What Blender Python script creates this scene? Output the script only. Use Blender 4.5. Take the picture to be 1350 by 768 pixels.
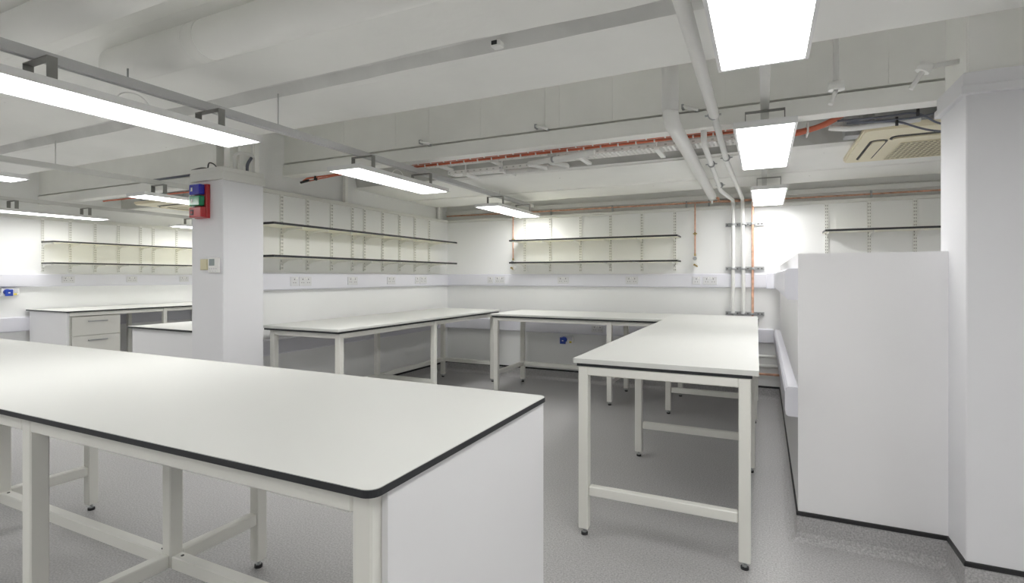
import bpy, bmesh, math, random
from mathutils import Vector, Matrix, noise
random.seed(7)
for o in list(bpy.data.objects): bpy.data.objects.remove(o)
sc = bpy.context.scene
COL = sc.collection

# ------------------------------------------------------------------ camera
cam_d = bpy.data.cameras.new('camera'); cam = bpy.data.objects.new('camera', cam_d); COL.objects.link(cam)
cam.location = (0, 0, 1.30)
cam.rotation_euler = (math.pi/2, 0, 0.446)
cam_d.sensor_width = 36; cam_d.lens = 694.0/1350*36
cam_d.shift_y = -(384-364.6)/1350
cam_d.clip_start = 0.02
sc.camera = cam
# ------------------------------------------------------------------ world, exposure
w = bpy.data.worlds.new('world'); sc.world = w; w.use_nodes = True
w.node_tree.nodes['Background'].inputs[0].default_value = (.9, .95, 1, 1)
w.node_tree.nodes['Background'].inputs[1].default_value = 0.0
sc.view_settings.view_transform = 'Standard'; sc.view_settings.look = 'None'
sc.view_settings.gamma = 1; sc.view_settings.use_curve_mapping = False
sc.view_settings.exposure = 0.22
LAMP = 11.6           # strength of every LED diffuser
cy = sc.cycles
cy.use_denoising = True
cy.max_bounces = 14; cy.diffuse_bounces = 9; cy.glossy_bounces = 4
cy.sample_clamp_indirect = 8
cy.caustics_reflective = False; cy.caustics_refractive = False

# ------------------------------------------------------------------ materials
def mat(name, col, rough=.6, metal=0, var=0, vscale=4, bump=0, bscale=30, spec=.5, emit=None, estr=0, coat=0, stretch=None):
    m = bpy.data.materials.new(name); m.use_nodes = True
    nt = m.node_tree; b = nt.nodes['Principled BSDF']
    b.inputs['Base Color'].default_value = (*col, 1)
    b.inputs['Roughness'].default_value = rough; b.inputs['Metallic'].default_value = metal
    b.inputs['Specular IOR Level'].default_value = spec
    if coat: b.inputs['Coat Weight'].default_value = coat; b.inputs['Coat Roughness'].default_value = .15
    if emit: b.inputs['Emission Color'].default_value = (*emit, 1); b.inputs['Emission Strength'].default_value = estr
    tc = nt.nodes.new('ShaderNodeTexCoord')
    src = tc.outputs['Object']
    if stretch:
        mp = nt.nodes.new('ShaderNodeMapping'); mp.inputs['Scale'].default_value = stretch
        nt.links.new(src, mp.inputs[0]); src = mp.outputs[0]
    if var:
        n = nt.nodes.new('ShaderNodeTexNoise'); n.inputs['Scale'].default_value = vscale; n.inputs['Detail'].default_value = 5
        r = nt.nodes.new('ShaderNodeValToRGB')
        r.color_ramp.elements[0].position = .3; r.color_ramp.elements[1].position = .7
        r.color_ramp.elements[0].color = (*[c*(1-var) for c in col], 1)
        r.color_ramp.elements[1].color = (*[min(1, c*(1+var*.5)) for c in col], 1)
        nt.links.new(src, n.inputs['Vector']); nt.links.new(n.outputs['Fac'], r.inputs[0]); nt.links.new(r.outputs[0], b.inputs['Base Color'])
    if bump:
        n2 = nt.nodes.new('ShaderNodeTexNoise'); n2.inputs['Scale'].default_value = bscale; n2.inputs['Detail'].default_value = 4
        bp = nt.nodes.new('ShaderNodeBump'); bp.inputs['Strength'].default_value = bump; bp.inputs['Distance'].default_value = .01
        nt.links.new(src, n2.inputs['Vector']); nt.links.new(n2.outputs['Fac'], bp.inputs['Height']); nt.links.new(bp.outputs[0], b.inputs['Normal'])
    return m

M = {}
M['wall'] = mat('wall_paint', (.88, .885, .88), .75, var=.015, vscale=2, bump=.03, bscale=60, spec=.3)
M['low_wall'] = mat('low_wall_paint', (.865, .86, .872), .75, var=.012, vscale=2, bump=.02, bscale=60, spec=.3)
M['column'] = mat('column_paint', (.79, .79, .815), .7, var=.015, vscale=2, bump=.02, bscale=60, spec=.3)
M['lining_trim'] = mat('trim_paint', (.74, .74, .71), .6)
M['ceiling'] = mat('ceiling_paint', (.91, .91, .885), .8, var=.03, vscale=2.2, bump=.25, bscale=9, spec=.25)
def specks(m):
    nt = m.node_tree; b = nt.nodes['Principled BSDF']; old = b.inputs['Base Color'].links[0].from_socket
    tc = nt.nodes.new('ShaderNodeTexCoord')
    v = nt.nodes.new('ShaderNodeTexVoronoi'); v.inputs['Scale'].default_value = 3.2
    rr = nt.nodes.new('ShaderNodeValToRGB'); rr.color_ramp.elements[0].position = .018; rr.color_ramp.elements[1].position = .03
    rr.color_ramp.elements[0].color = (.42, .41, .39, 1); rr.color_ramp.elements[1].color = (1, 1, 1, 1)
    mx = nt.nodes.new('ShaderNodeMix'); mx.data_type = 'RGBA'; mx.blend_type = 'MULTIPLY'; mx.inputs['Factor'].default_value = 1
    nt.links.new(tc.outputs['Object'], v.inputs['Vector']); nt.links.new(v.outputs['Distance'], rr.inputs[0])
    nt.links.new(old, mx.inputs['A']); nt.links.new(rr.outputs[0], mx.inputs['B']); nt.links.new(mx.outputs['Result'], b.inputs['Base Color'])
specks(M['ceiling'])
M['groove'] = mat('groove_grey', (.79, .79, .775), .85, var=.08, vscale=5, bump=.35, bscale=14, spec=.2)  # greyer tone for the faces inside the soffit groove
M['recess_grey'] = mat('ceiling_grey', (.62, .62, .60), .85, var=.12, vscale=3, bump=.3, bscale=12, spec=.2)  # greyer tone than the ceiling, for the recess behind the steel beam
M['steel_paint'] = mat('painted_steel', (.90, .90, .87), .6, var=.04, vscale=3, bump=.06, bscale=20, spec=.35)
M['top'] = mat('bench_laminate', (.69, .695, .672), .5, var=.008, vscale=3, spec=.2)
M['top_black'] = mat('bench_core', (.022, .024, .028), .45)
M['frame'] = mat('bench_frame_paint', (.84, .835, .785), .38, var=.01, vscale=5, spec=.45)
M['panel'] = mat('bench_panel', (.81, .81, .825), .45, var=.01, vscale=3)
M['drawer'] = mat('drawer_front', (.70, .695, .66), .45, var=.01)
M['shelf'] = mat('shelf_board', (.87, .855, .74), .5, var=.01)
M['upright'] = mat('upright_paint', (.83, .83, .80), .5)
M['slot'] = mat('slot_shade', (.19, .19, .185), .8)  # dark colour standing for the shade inside slots; the cavity itself is pale
M['trunk'] = mat('trunking_plastic', (.77, .77, .83), .4)
M['socket'] = mat('socket_plastic', (.70, .70, .72), .35)
M['sockethole'] = mat('socket_hole', (.10, .10, .11), .6)
M['diff'] = mat('led_diffuser', (.9, .9, .9), .5, emit=(1.0, .995, .975), estr=LAMP)
M['lampframe'] = mat('lamp_frame', (.82, .82, .82), .4)
M['galv'] = mat('galvanised_steel', (.46, .47, .48), .45, metal=.6, var=.12, vscale=18)
M['bracket'] = mat('lamp_bracket_steel', (.30, .30, .285), .5, metal=.3, var=.1, vscale=20)
M['rail'] = mat('channel_paint', (.60, .605, .61), .5, var=.04, vscale=6)
M['railwhite'] = mat('channel_white', (.70, .70, .68), .55, var=.04, vscale=6)
M['pipe'] = mat('white_pipe', (.78, .78, .76), .45, var=.02, vscale=6)
M['copper'] = mat('copper', (.80, .47, .33), .42, metal=.3, var=.3, vscale=22)
M['brass'] = mat('brass', (.45, .33, .14), .4, metal=.6, var=.2, vscale=30)
M['orange'] = mat('orange_cable', (.62, .16, .085), .5, var=.08, vscale=20)
M['black'] = mat('black_plastic', (.02, .02, .022), .5)
M['cable_grey'] = mat('grey_cable', (.16, .17, .21), .5)
M['cable_dark'] = mat('dark_cable', (.05, .05, .05), .5)
M['white'] = mat('white_plastic', (.88, .88, .86), .4)
M['ac'] = mat('cream_plastic', (.87, .81, .62), .45)
M['acdark'] = mat('cassette_gap', (.05, .05, .045), .6)
M['acgrille'] = mat('grille_plastic', (.70, .65, .48), .5)
M['blue'] = mat('blue_plastic', (.015, .06, .42), .3)
M['bblue'] = mat('beacon_blue', (.02, .02, .40), .2, coat=.5)
M['bgreen'] = mat('beacon_green', (.0, .23, .09), .2, coat=.5)
M['bred'] = mat('beacon_red', (.45, .03, .035), .3, coat=.3)
M['yellow'] = mat('yellow_label', (.75, .60, .05), .5)
M['beige'] = mat('beige_plastic', (.66, .61, .42), .45)
M['lcd'] = mat('lcd_grey', (.33, .38, .38), .25)
M['strip'] = mat('cap_strip', (.018, .018, .02), .4)

def floor_mat():
    m = bpy.data.materials.new('vinyl_floor'); m.use_nodes = True; nt = m.node_tree; b = nt.nodes['Principled BSDF']
    b.inputs['Roughness'].default_value = .42; b.inputs['Specular IOR Level'].default_value = .35
    tc = nt.nodes.new('ShaderNodeTexCoord')
    n1 = nt.nodes.new('ShaderNodeTexNoise'); n1.inputs['Scale'].default_value = 130; n1.inputs['Detail'].default_value = 3
    r1 = nt.nodes.new('ShaderNodeValToRGB'); r1.color_ramp.elements[0].position = .32; r1.color_ramp.elements[1].position = .68
    r1.color_ramp.elements[0].color = (.34, .334, .335, 1); r1.color_ramp.elements[1].color = (.555, .547, .55, 1)
    v = nt.nodes.new('ShaderNodeTexVoronoi'); v.inputs['Scale'].default_value = 95
    r2 = nt.nodes.new('ShaderNodeValToRGB'); r2.color_ramp.elements[0].position = .08; r2.color_ramp.elements[1].position = .16
    r2.color_ramp.elements[0].color = (.55, .55, .55, 1); r2.color_ramp.elements[1].color = (1, 1, 1, 1)
    n3 = nt.nodes.new('ShaderNodeTexNoise'); n3.inputs['Scale'].default_value = 1.5; n3.inputs['Detail'].default_value = 4
    r3 = nt.nodes.new('ShaderNodeValToRGB'); r3.color_ramp.elements[0].color = (.92, .92, .92, 1); r3.color_ramp.elements[1].color = (1.05, 1.05, 1.05, 1)
    mx = nt.nodes.new('ShaderNodeMix'); mx.data_type = 'RGBA'; mx.blend_type = 'MULTIPLY'; mx.inputs['Factor'].default_value = .6
    mx2 = nt.nodes.new('ShaderNodeMix'); mx2.data_type = 'RGBA'; mx2.blend_type = 'MULTIPLY'; mx2.inputs['Factor'].default_value = 1
    for n in (n1, v, n3): nt.links.new(tc.outputs['Object'], n.inputs['Vector'])
    nt.links.new(n1.outputs['Fac'], r1.inputs[0]); nt.links.new(v.outputs['Distance'], r2.inputs[0]); nt.links.new(n3.outputs['Fac'], r3.inputs[0])
    nt.links.new(r1.outputs[0], mx.inputs['A']); nt.links.new(r2.outputs[0], mx.inputs['B'])
    nt.links.new(mx.outputs['Result'], mx2.inputs['A']); nt.links.new(r3.outputs[0], mx2.inputs['B'])
    nt.links.new(mx2.outputs['Result'], b.inputs['Base Color'])
    bp = nt.nodes.new('ShaderNodeBump'); bp.inputs['Strength'].default_value = .08; bp.inputs['Distance'].default_value = .002
    nt.links.new(n1.outputs['Fac'], bp.inputs['Height']); nt.links.new(bp.outputs[0], b.inputs['Normal'])
    return m
M['floor'] = floor_mat()

# ------------------------------------------------------------------ mesh helpers
class MB:
    def __init__(s): s.bm = bmesh.new(); s.smooth = False
    def box(s, x0, x1, y0, y1, z0, z1, bev=0, seg=1, mi=0):
        m = Matrix.Translation(((x0+x1)/2, (y0+y1)/2, (z0+z1)/2)) @ Matrix.Diagonal((abs(x1-x0), abs(y1-y0), abs(z1-z0), 1))
        r = bmesh.ops.create_cube(s.bm, size=1, matrix=m)
        fs = set(f for v in r['verts'] for f in v.link_faces)
        for f in fs: f.material_index = mi
        if bev:
            es = list(set(e for v in r['verts'] for e in v.link_edges))
            rr = bmesh.ops.bevel(s.bm, geom=es, offset=bev, segments=seg, affect='EDGES', profile=.5)
            for f in rr['faces']: f.material_index = mi
        return s
    def tube(s, pts, r, n=10, caps=True, mi=0):
        pts = [Vector(p) for p in pts]; rings = []
        rad = r if isinstance(r, (list, tuple)) else [r]*len(pts)
        t0 = (pts[1]-pts[0]).normalized()
        a = Vector((0, 0, 1)) if abs(t0.z) < .9 else Vector((1, 0, 0))
        u = t0.cross(a).normalized()
        for i, p in enumerate(pts):
            if i == 0: t = t0
            elif i == len(pts)-1: t = (pts[i]-pts[i-1]).normalized()
            else: t = ((pts[i]-pts[i-1]).normalized()+(pts[i+1]-pts[i]).normalized()).normalized()
            u = (u - t*u.dot(t)).normalized(); v = t.cross(u)
            k = 1.0
            if 0 < i < len(pts)-1:
                c = t.dot((pts[i]-pts[i-1]).normalized()); k = 1/max(.5, c)
            rings.append([s.bm.verts.new(p+(u*math.cos(2*math.pi*j/n)+v*math.sin(2*math.pi*j/n))*rad[i]*(1 if k < 1.05 else 1.0)) for j in range(n)])
        for A, B in zip(rings, rings[1:]):
            for j in range(n):
                f = s.bm.faces.new((A[j], A[(j+1) % n], B[(j+1) % n], B[j])); f.smooth = True; f.material_index = mi
        if caps:
            f = s.bm.faces.new(rings[0][::-1]); f.material_index = mi
            f = s.bm.faces.new(rings[-1]); f.material_index = mi
        return s
    def cyl(s, p0, p1, r, n=12, r2=None, mi=0): return s.tube([p0, p1], [r, r if r2 is None else r2], n, mi=mi)
    def prism(s, poly, axis, a0, a1, mi=0):
        # poly: list of 2-D points in the plane normal to axis; axis 'x': (y,z)  'y': (x,z)  'z': (x,y)
        def P(p, a): return {'x': (a, p[0], p[1]), 'y': (p[0], a, p[1]), 'z': (p[0], p[1], a)}[axis]
        A = [s.bm.verts.new(P(p, a0)) for p in poly]; B = [s.bm.verts.new(P(p, a1)) for p in poly]
        n = len(poly)
        for j in range(n):
            f = s.bm.faces.new((A[j], A[(j+1) % n], B[(j+1) % n], B[j])); f.material_index = mi
        f = s.bm.faces.new(A[::-1]); f.material_index = mi
        f = s.bm.faces.new(B); f.material_index = mi
        return s
    def perf(s, o, du, dv, us, vs, hole):
        # plate with real holes: us / vs lists of cell borders, hole(i,j) -> True leaves the cell open
        o = Vector(o); du = Vector(du); dv = Vector(dv); g = {}
        def vt(i, j):
            if (i, j) not in g: g[(i, j)] = s.bm.verts.new(o+du*us[i]+dv*vs[j])
            return g[(i, j)]
        for i in range(len(us)-1):
            for j in range(len(vs)-1):
                if not hole(i, j): s.bm.faces.new((vt(i, j), vt(i+1, j), vt(i+1, j+1), vt(i, j+1)))
        return s
    def mesh(s, name, m, off=(0, 0, 0)):
        bmesh.ops.recalc_face_normals(s.bm, faces=s.bm.faces)
        bmesh.ops.translate(s.bm, verts=s.bm.verts, vec=-Vector(off))
        me = bpy.data.meshes.new(name); s.bm.to_mesh(me); s.bm.free()
        for x in (m if isinstance(m, list) else [m]): me.materials.append(M[x] if isinstance(x, str) else x)
        return me
ORG = {}
def root_of(o):
    while o.parent: o = o.parent
    return o
def build(name, mb, m, parent=None, label=None):
    off = root_of(parent).location if parent else (0, 0, 0)
    o = bpy.data.objects.new(name, mb.mesh(name, m, off)); COL.objects.link(o)
    if parent: o.parent = parent
    if label: o['label'] = label
    return o
def solo(name, mb, m, label, cat, group=None, base=(0, 0, 0)):
    o = bpy.data.objects.new(name, mb.mesh(name, m, base)); COL.objects.link(o); o.location = base
    return tag(o, label, cat, group)
def tag(o, label, cat=None, group=None, kind=None):
    o['label'] = label
    if cat: o['category'] = cat
    if group: o['group'] = group
    if kind: o['kind'] = kind
    return o
def thing(name, label, cat, loc, group=None):
    o = bpy.data.objects.new(name, None); COL.objects.link(o); o.location = loc; o.empty_display_size = .1
    return tag(o, label, cat, group)
def struct(name, mb, m, label, parent=None):
    o = build(name, mb, m, parent); o['kind'] = 'structure'
    if not parent: o['label'] = label; o['category'] = name.split('_')[0]
    return o
def inst(name, me, loc, parent=None):           # copy that shares mesh data; loc in world
    o = bpy.data.objects.new(name, me); COL.objects.link(o)
    if parent:
        o.parent = parent
        p = Vector(root_of(parent).location)
        q = parent
        acc = Vector((0, 0, 0))
        while q.parent: acc += q.location; q = q.parent
        o.location = Vector(loc)-p-acc
    else: o.location = loc
    return o

# ------------------------------------------------------------------ room dimensions
XL = -3.955      # lining face of the partition
XP = -4.10       # its other face
XF = -8.40       # far wall of the next bay
XR = 3.0
YB = 6.20; YF = -4.8
LH = 2.07        # lining height
SL = 2.75        # slab
# ------------------------------------------------------------------ floor, walls
b = MB(); b.box(XF-.3, XR+.3, YF-.3, YB+.5, -.1, 0); struct('floor', b, 'floor', 'grey speckled sheet vinyl floor')
b = MB(); b.box(XF-.3, XR+.3, YF-.3, YB+.6, SL, SL+.1); CEIL = struct('ceiling', b, 'ceiling', 'rough white painted concrete ceiling slab')
b = MB(); b.box(XL, XR, YB, YB+.16, 0, LH); b.box(XF, XP, YB, YB+.16, 0, LH); b.box(XF-.2, XR+.2, YB+.32, YB+.45, 0, SL); WB = struct('wall_back', b, 'wall', 'white painted back wall behind the corner benches')
b = MB(); b.box(XP, XL, 3.0, YB+.16, 0, LH); b.box(XP+.03, XL-.075, 3.0, YB+.32, LH, SL); WL = struct('wall_left', b, 'wall', 'white partition wall between column and back wall')
b = MB(); b.box(XF-.14, XF, YF, YB+.3, 0, LH); b.box(XF-.3, XF-.06, YF, YB+.4, LH-.01, SL); WFL = struct('wall_far_left', b, 'wall', 'white wall at the far side of the next bay')
b = MB(); b.box(XR, XR+.15, YF, YB+.4, 0, SL); struct('wall_right', b, 'wall', 'white wall beyond the pillar')
b = MB(); b.box(XF-.2, XR+.2, YF-.15, YF, 0, SL); struct('wall_front', b, 'wall', 'white wall behind the camera')
# lining caps
b = MB(); b.box(XL-.02, XR, YB-.016, YB+.17, LH-.03, LH+.006, bev=.003); struct('trim_1', b, 'lining_trim', 'painted capping along the top of the back wall lining')
b = MB(); b.box(XP-.016, XL+.016, 3.02, YB, LH-.03, LH+.006, bev=.003); struct('trim_2', b, 'lining_trim', 'painted capping along the top of the partition')
b = MB(); b.box(XF-.15, XF+.008, YF, YB, LH-.035, LH+.012, bev=.003); struct('trim_3', b, 'lining_trim', 'painted capping along the far bay wall')
# low wall (L shape) beside the pillar
HX, HY0, HZ = .154, 2.965, 1.415
b = MB(); b.prism([(HX, HY0), (.95, HY0), (.95, HY0+.14), (HX+.14, HY0+.14), (HX+.14, YB), (HX, YB)], 'z', 0, HZ); HW = struct('wall_low', b, 'low_wall', 'white low partition wall beside the square pillar')
# columns
CX0, CX1, CY0, CY1 = -4.07, -3.70, 2.657, 3.016
b = MB(); b.box(CX0, CX1, CY0, CY1, 0, LH-.03, bev=.004); PC = struct('column', b, 'column', 'white boxed-in square column carrying beacon and room controller')
b = MB(); b.box(CX0-.012, CX1+.012, CY0-.012, CY1+.012, LH-.03, LH+.035, bev=.004); b.box(CX0-.004, CX1+.004, CY0-.004, CY1+.004, LH+.03, LH+.07, bev=.003); struct('cap', b, 'lining_trim', '', PC)
b = MB()
for (x0, x1, y0, y1) in ((-4.04, -3.995, 2.81, 3.0), (-3.90, -3.83, 2.81, 3.0), (-3.995, -3.90, 2.9, 2.95), (-3.745, -3.72, 2.95, 2.99), (-3.79, -3.765, 2.85, 2.9)):
    b.box(x0, x1, y0, y1, LH+.05, SL)
struct('column_steel', b, 'steel_paint', '', PC)
b = MB(); b.box(.745, 1.25, 2.737, 3.08, 0, LH-.02, bev=.004); PR = struct('pillar', b, 'column', 'large white boxed-in pillar beside the low wall')
b = MB(); b.box(.733, 1.262, 2.725, 3.09, LH-.02, LH+.06, bev=.003); b.box(.725, 1.27, 2.717, 3.10, LH-.03, LH+.005, bev=.003); struct('cap', b, 'column', '', PR)
b = MB(); b.box(.765, .86, 2.81, 3.09, LH+.05, SL); b.box(.772, .775, 2.803, 2.812, LH+.05, SL); struct('column_casing', b, 'steel_paint', '', PR)

# coved vinyl upstand + black cap strip along the walls
def cove(name, pts, label):
    # pts: plan polyline; inside of room on the left-hand side when walking along it
    prof = [(0.0005, .124), (.004, .124), (.004, .04), (.012, .018), (.03, .004), (.045, .0008), (0.0005, .0008)]
    prof2 = [(0.0003, .122), (.008, .122), (.008, .139), (.004, .142), (.0003, .142)]
    def sweep(prof):
        mb = MB(); n = len(pts); rows = []
        for i, p in enumerate(pts):
            p = Vector(p); d0 = (p-Vector(pts[i-1])).normalized() if i else None
            d1 = (Vector(pts[i+1])-p).normalized() if i < n-1 else None
            nrm = [Vector((-d.y, d.x)) for d in (d0, d1) if d is not None]
            if len(nrm) == 2:
                m = (nrm[0]+nrm[1]).normalized(); m = m/m.dot(nrm[0])
            else: m = nrm[0]
            rows.append([mb.bm.verts.new((p.x+m.x*a, p.y+m.y*a, z)) for a, z in prof])
        k = len(prof)
        for A, B in zip(rows, rows[1:]):
            for j in range(k): mb.bm.faces.new((A[j], A[(j+1) % k], B[(j+1) % k], B[j]))
        mb.bm.faces.new(rows[0]); mb.bm.faces.new(rows[-1][::-1])
        return mb
    o = struct(name, sweep(prof), 'floor', label)
    s = build('cap_strip', sweep(prof2), 'strip', o)
    s['kind'] = 'structure'
cove('baseboard_back', [(HX, YB), (XL, YB), (XL, 3.02)], 'grey coved vinyl skirting with black cap strip round the corner benches')
cove('baseboard_right', [(2.0, 2.737), (.745, 2.737), (.745, HY0), (HX, HY0), (HX, YB)], 'grey coved vinyl skirting with black cap strip round pillar and low wall')
cove('baseboard_left', [(XP, YB), (XF, YB), (XF, YF)], 'grey coved vinyl skirting with black cap strip in the next bay')

# ------------------------------------------------------------------ ceiling structure (runs along X)
def soffit(name, prof, x0, x1, label, amp=.008, m='ceiling', seed=0, step=.12, parent=None, groove=None):
    """prof: open polyline (y,z) seen from below; closed at the slab; hand-finished waviness along x"""
    mb = MB(); xs = [x0+(x1-x0)*i/int((x1-x0)/step) for i in range(int((x1-x0)/step)+1)]
    rows = []
    for x in xs:
        r = []
        for k, (y, z) in enumerate(prof):
            if 0 < k < len(prof)-1:
                dy = noise.noise((x*1.1, k*3.7+seed, 0))*amp*1.6+noise.noise((x*4.3, k*2.1+seed, 5))*amp*.6
                dz = noise.noise((x*.8, k*1.3+seed, 9))*amp*.8
            else: dy = dz = 0
            r.append(mb.bm.verts.new((x, y+dy, z+dz)))
        rows.append(r)
    for A, B in zip(rows, rows[1:]):
        for j in range(len(prof)-1):
            f = mb.bm.faces.new((A[j], A[j+1], B[j+1], B[j]))
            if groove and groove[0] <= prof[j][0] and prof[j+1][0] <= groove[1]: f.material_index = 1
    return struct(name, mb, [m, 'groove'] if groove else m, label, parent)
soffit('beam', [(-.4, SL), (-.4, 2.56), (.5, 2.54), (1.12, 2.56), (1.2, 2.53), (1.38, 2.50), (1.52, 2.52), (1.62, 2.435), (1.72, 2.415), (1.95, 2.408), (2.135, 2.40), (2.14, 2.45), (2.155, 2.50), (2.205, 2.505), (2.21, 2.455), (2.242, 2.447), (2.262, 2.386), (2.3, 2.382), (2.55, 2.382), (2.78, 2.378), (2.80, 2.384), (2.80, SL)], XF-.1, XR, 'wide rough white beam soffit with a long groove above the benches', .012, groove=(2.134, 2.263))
b = MB(); b.box(XP-.01-4.5, XR, 3.505, 3.60, 2.354, SL)
BW = struct('beam', b, 'steel_paint', 'white painted steel beam with vertical joints and a boxed bottom flange')
b = MB(); b.box(XP-4.5, XR, 3.49, 3.61, 2.233, 2.337, bev=.003); struct('flange', b, 'steel_paint', '', BW)
b = MB()
for x in (-3.3, -2.75, -2.42, -1.95, -1.42, -1.31, -.93, -.22, .23, .62): b.box(x, x+.008, 3.500, 3.506, 2.36, 2.74)
struct('joint', b, 'steel_paint', '', BW)
soffit('beam', [(4.47, 2.275), (4.485, 2.262), (4.50, 2.256), (4.62, 2.252), (5.0, 2.25), (5.36, 2.25), (5.40, 2.252), (5.412, 2.27), (5.435, 2.272), (5.445, 2.247), (5.7, 2.245), (6.06, 2.25), (6.09, 2.256), (6.10, SL)], XF-.1, XR, 'low smooth white soffit in front of the back wall', .014, seed=40)
soffit('ceiling_recess', [(3.61, SL), (3.62, 2.62), (3.9, 2.60), (4.2, 2.58), (4.40, 2.52), (4.46, 2.40), (4.474, 2.28), (4.48, 2.272)], XF-.1, XR, 'greyer ceiling recess behind the steel beam', .02, m='recess_grey', seed=80)
b = MB(); b.box(XF, XR, 6.262, 6.42, 2.158, 2.215, bev=.006); b.box(XF, XR, 6.30, 6.5, 2.215, 2.29); b.box(XF, XR, 6.29, 6.5, 2.06, 2.158); struct('beam', b, 'steel_paint', 'dull white ledge beam above the back wall lining')
# big round duct-like pipes under the near ceiling
def ring(mb, p, ax, r, th, n=24, mi=0):
    d = Vector(ax)*th/2; mb.cyl(Vector(p)-d, Vector(p)+d, r, n, mi=mi)
t = thing('ceiling_pipe', 'thick white painted pipe with strap bands under the near ceiling', 'pipe', (-3.05, 1.60, 2.40))
b = MB(); b.tube([(-3.12, 1.60, 2.40), (-3.06, 1.60, 2.40), (-3.05, 1.6, 2.4), (.6, 1.60, 2.40), (XR, 1.6, 2.40)], [.06, .088, .090, .090, .09], 28); build('body', b, 'ceiling', t)
b = MB(); ring(b, (-2.32, 1.6, 2.4), (1, 0, 0), .0915, .006, 28); build('strap', b, 'white', t)
b = MB(); ring(b, (-2.40, 1.6, 2.4), (1, 0, 0), .0908, .004, 28); build('strap', b, 'white', t)
b = MB(); b.box(-2.445, -2.415, 1.515, 1.53, 2.385, 2.405, bev=.004); build('strap_clip', b, 'white', t)
t = thing('ceiling_pipe', 'second thick white pipe higher up behind the strapped one', 'pipe', (-6, 1.24, 2.45))
b = MB(); b.tube([(XF, 1.24, 2.46), (.6, 1.24, 2.46), (XR, 1.24, 2.46)], .085, 24); build('body', b, 'ceiling', t)

# ------------------------------------------------------------------ benches
def leg_mesh(ztop, s=.05):
    b = MB(); b.box(-s/2, s/2, -s/2, s/2, .035, ztop, bev=.004); return b.mesh('leg', 'frame')
def foot_mesh():
    b = MB(); b.cyl((0, 0, .014), (0, 0, .037), .006, 8, mi=1); b.cyl((0, 0, .009), (0, 0, .02), .012, 6, mi=1); b.cyl((0, 0, 0), (0, 0, .012), .017, 12, mi=0); return b.mesh('foot', ['black', 'galv'])
FOOT = foot_mesh()
LEGS = {}
def leg(t, x, y, ztop=.81):
    if ztop not in LEGS: LEGS[ztop] = leg_mesh(ztop)
    o = inst('leg', LEGS[ztop], (x, y, 0), t); inst('foot', FOOT, (x, y, 0), o); return o
def bar(t, name, x0, x1, y0, y1, z0, z1, m='frame'):
    b = MB(); b.box(x0, x1, y0, y1, z0, z1, bev=.004); return build(name, b, m, t)
def rpoly(x0, x1, y0, y1, r, n=6, corners='1111'):
    P = []
    for k, (cx, cy_, a) in enumerate(((x1-r, y1-r, 0), (x0+r, y1-r, 90), (x0+r, y0+r, 180), (x1-r, y0+r, 270))):
        if corners[k] == '1':
            for i in range(n+1):
                t_ = math.radians(a+90*i/n); P.append((cx+r*math.cos(t_), cy_+r*math.sin(t_)))
        else: P.append(((x1, y1), (x0, y1), (x0, y0), (x1, y0))[k])
    return P
def top_black(t, x0, x1, y0, y1, T=.89, th=.016, r=.028, corners='1111'):
    """white faced compact laminate with a black core edge"""
    b = MB(); b.prism(rpoly(x0, x1, y0, y1, r, 8, corners), 'z', T-th, T-.0012)
    o = build('worktop_edge', b, 'top_black', t, 'black edge of the worktop')
    b = MB(); b.prism(rpoly(x0+.002, x1-.002, y0+.002, y1-.002, r, 8, corners), 'z', T-.0015, T); build('worktop', b, 'top', t)
def top_white(t, polys, T=.89):
    """white edged laminate on a recessed black batten"""
    for (x0, x1, y0, y1) in polys:
        b = MB(); b.box(x0, x1, y0, y1, T-.023, T, bev=.005, seg=2); o = build('worktop', b, 'top', t)

# --- foreground island
t = thing('lab_bench', 'long white island bench with thick black worktop edge nearest the camera', 'lab bench', (-.71, 1.24, 0))
fx0, fx1, fy0, fy1 = -6.16, -.672, .789, 1.690
top_black(t, fx0, fx1, fy0, fy1)
LX = [-.722, -2.045, -3.39, -4.735, -6.08]
for x in LX:
    leg(t, x, .84, .872); leg(t, x, 1.64, .872)
    if x != LX[0]: bar(t, 'post', x-.025, x+.025, 1.235, 1.285, .2, .872)
    bar(t, 'stretcher', x-.022, x+.022, .865, 1.235, .20, .25); bar(t, 'stretcher', x-.022, x+.022, 1.285, 1.615, .20, .25)
for a, c in zip(LX, LX[1:]):
    bar(t, 'long_rail', c+.026, a-.026, 1.238, 1.282, .195, .245)
    bar(t, 'apron', c+.026, a-.026, .815, .84, .825, .873); bar(t, 'apron', c+.026, a-.026, 1.64, 1.665, .825, .873)
b = MB()
b.cyl((0, 0, 0), (0, 0, .002), .006, 8); BOLT = b.mesh('bolt', 'black')
for x in LX[1:]: inst('bolt', BOLT, (x+.06, 1.26, .2452), t); inst('bolt', BOLT, (x-.06, 1.26, .2452), t)
b = MB(); b.box(-.696, -.680, .845, 1.672, .012, .872, bev=.001); build('end_panel', b, 'panel', t, 'plain white end panel')

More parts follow.
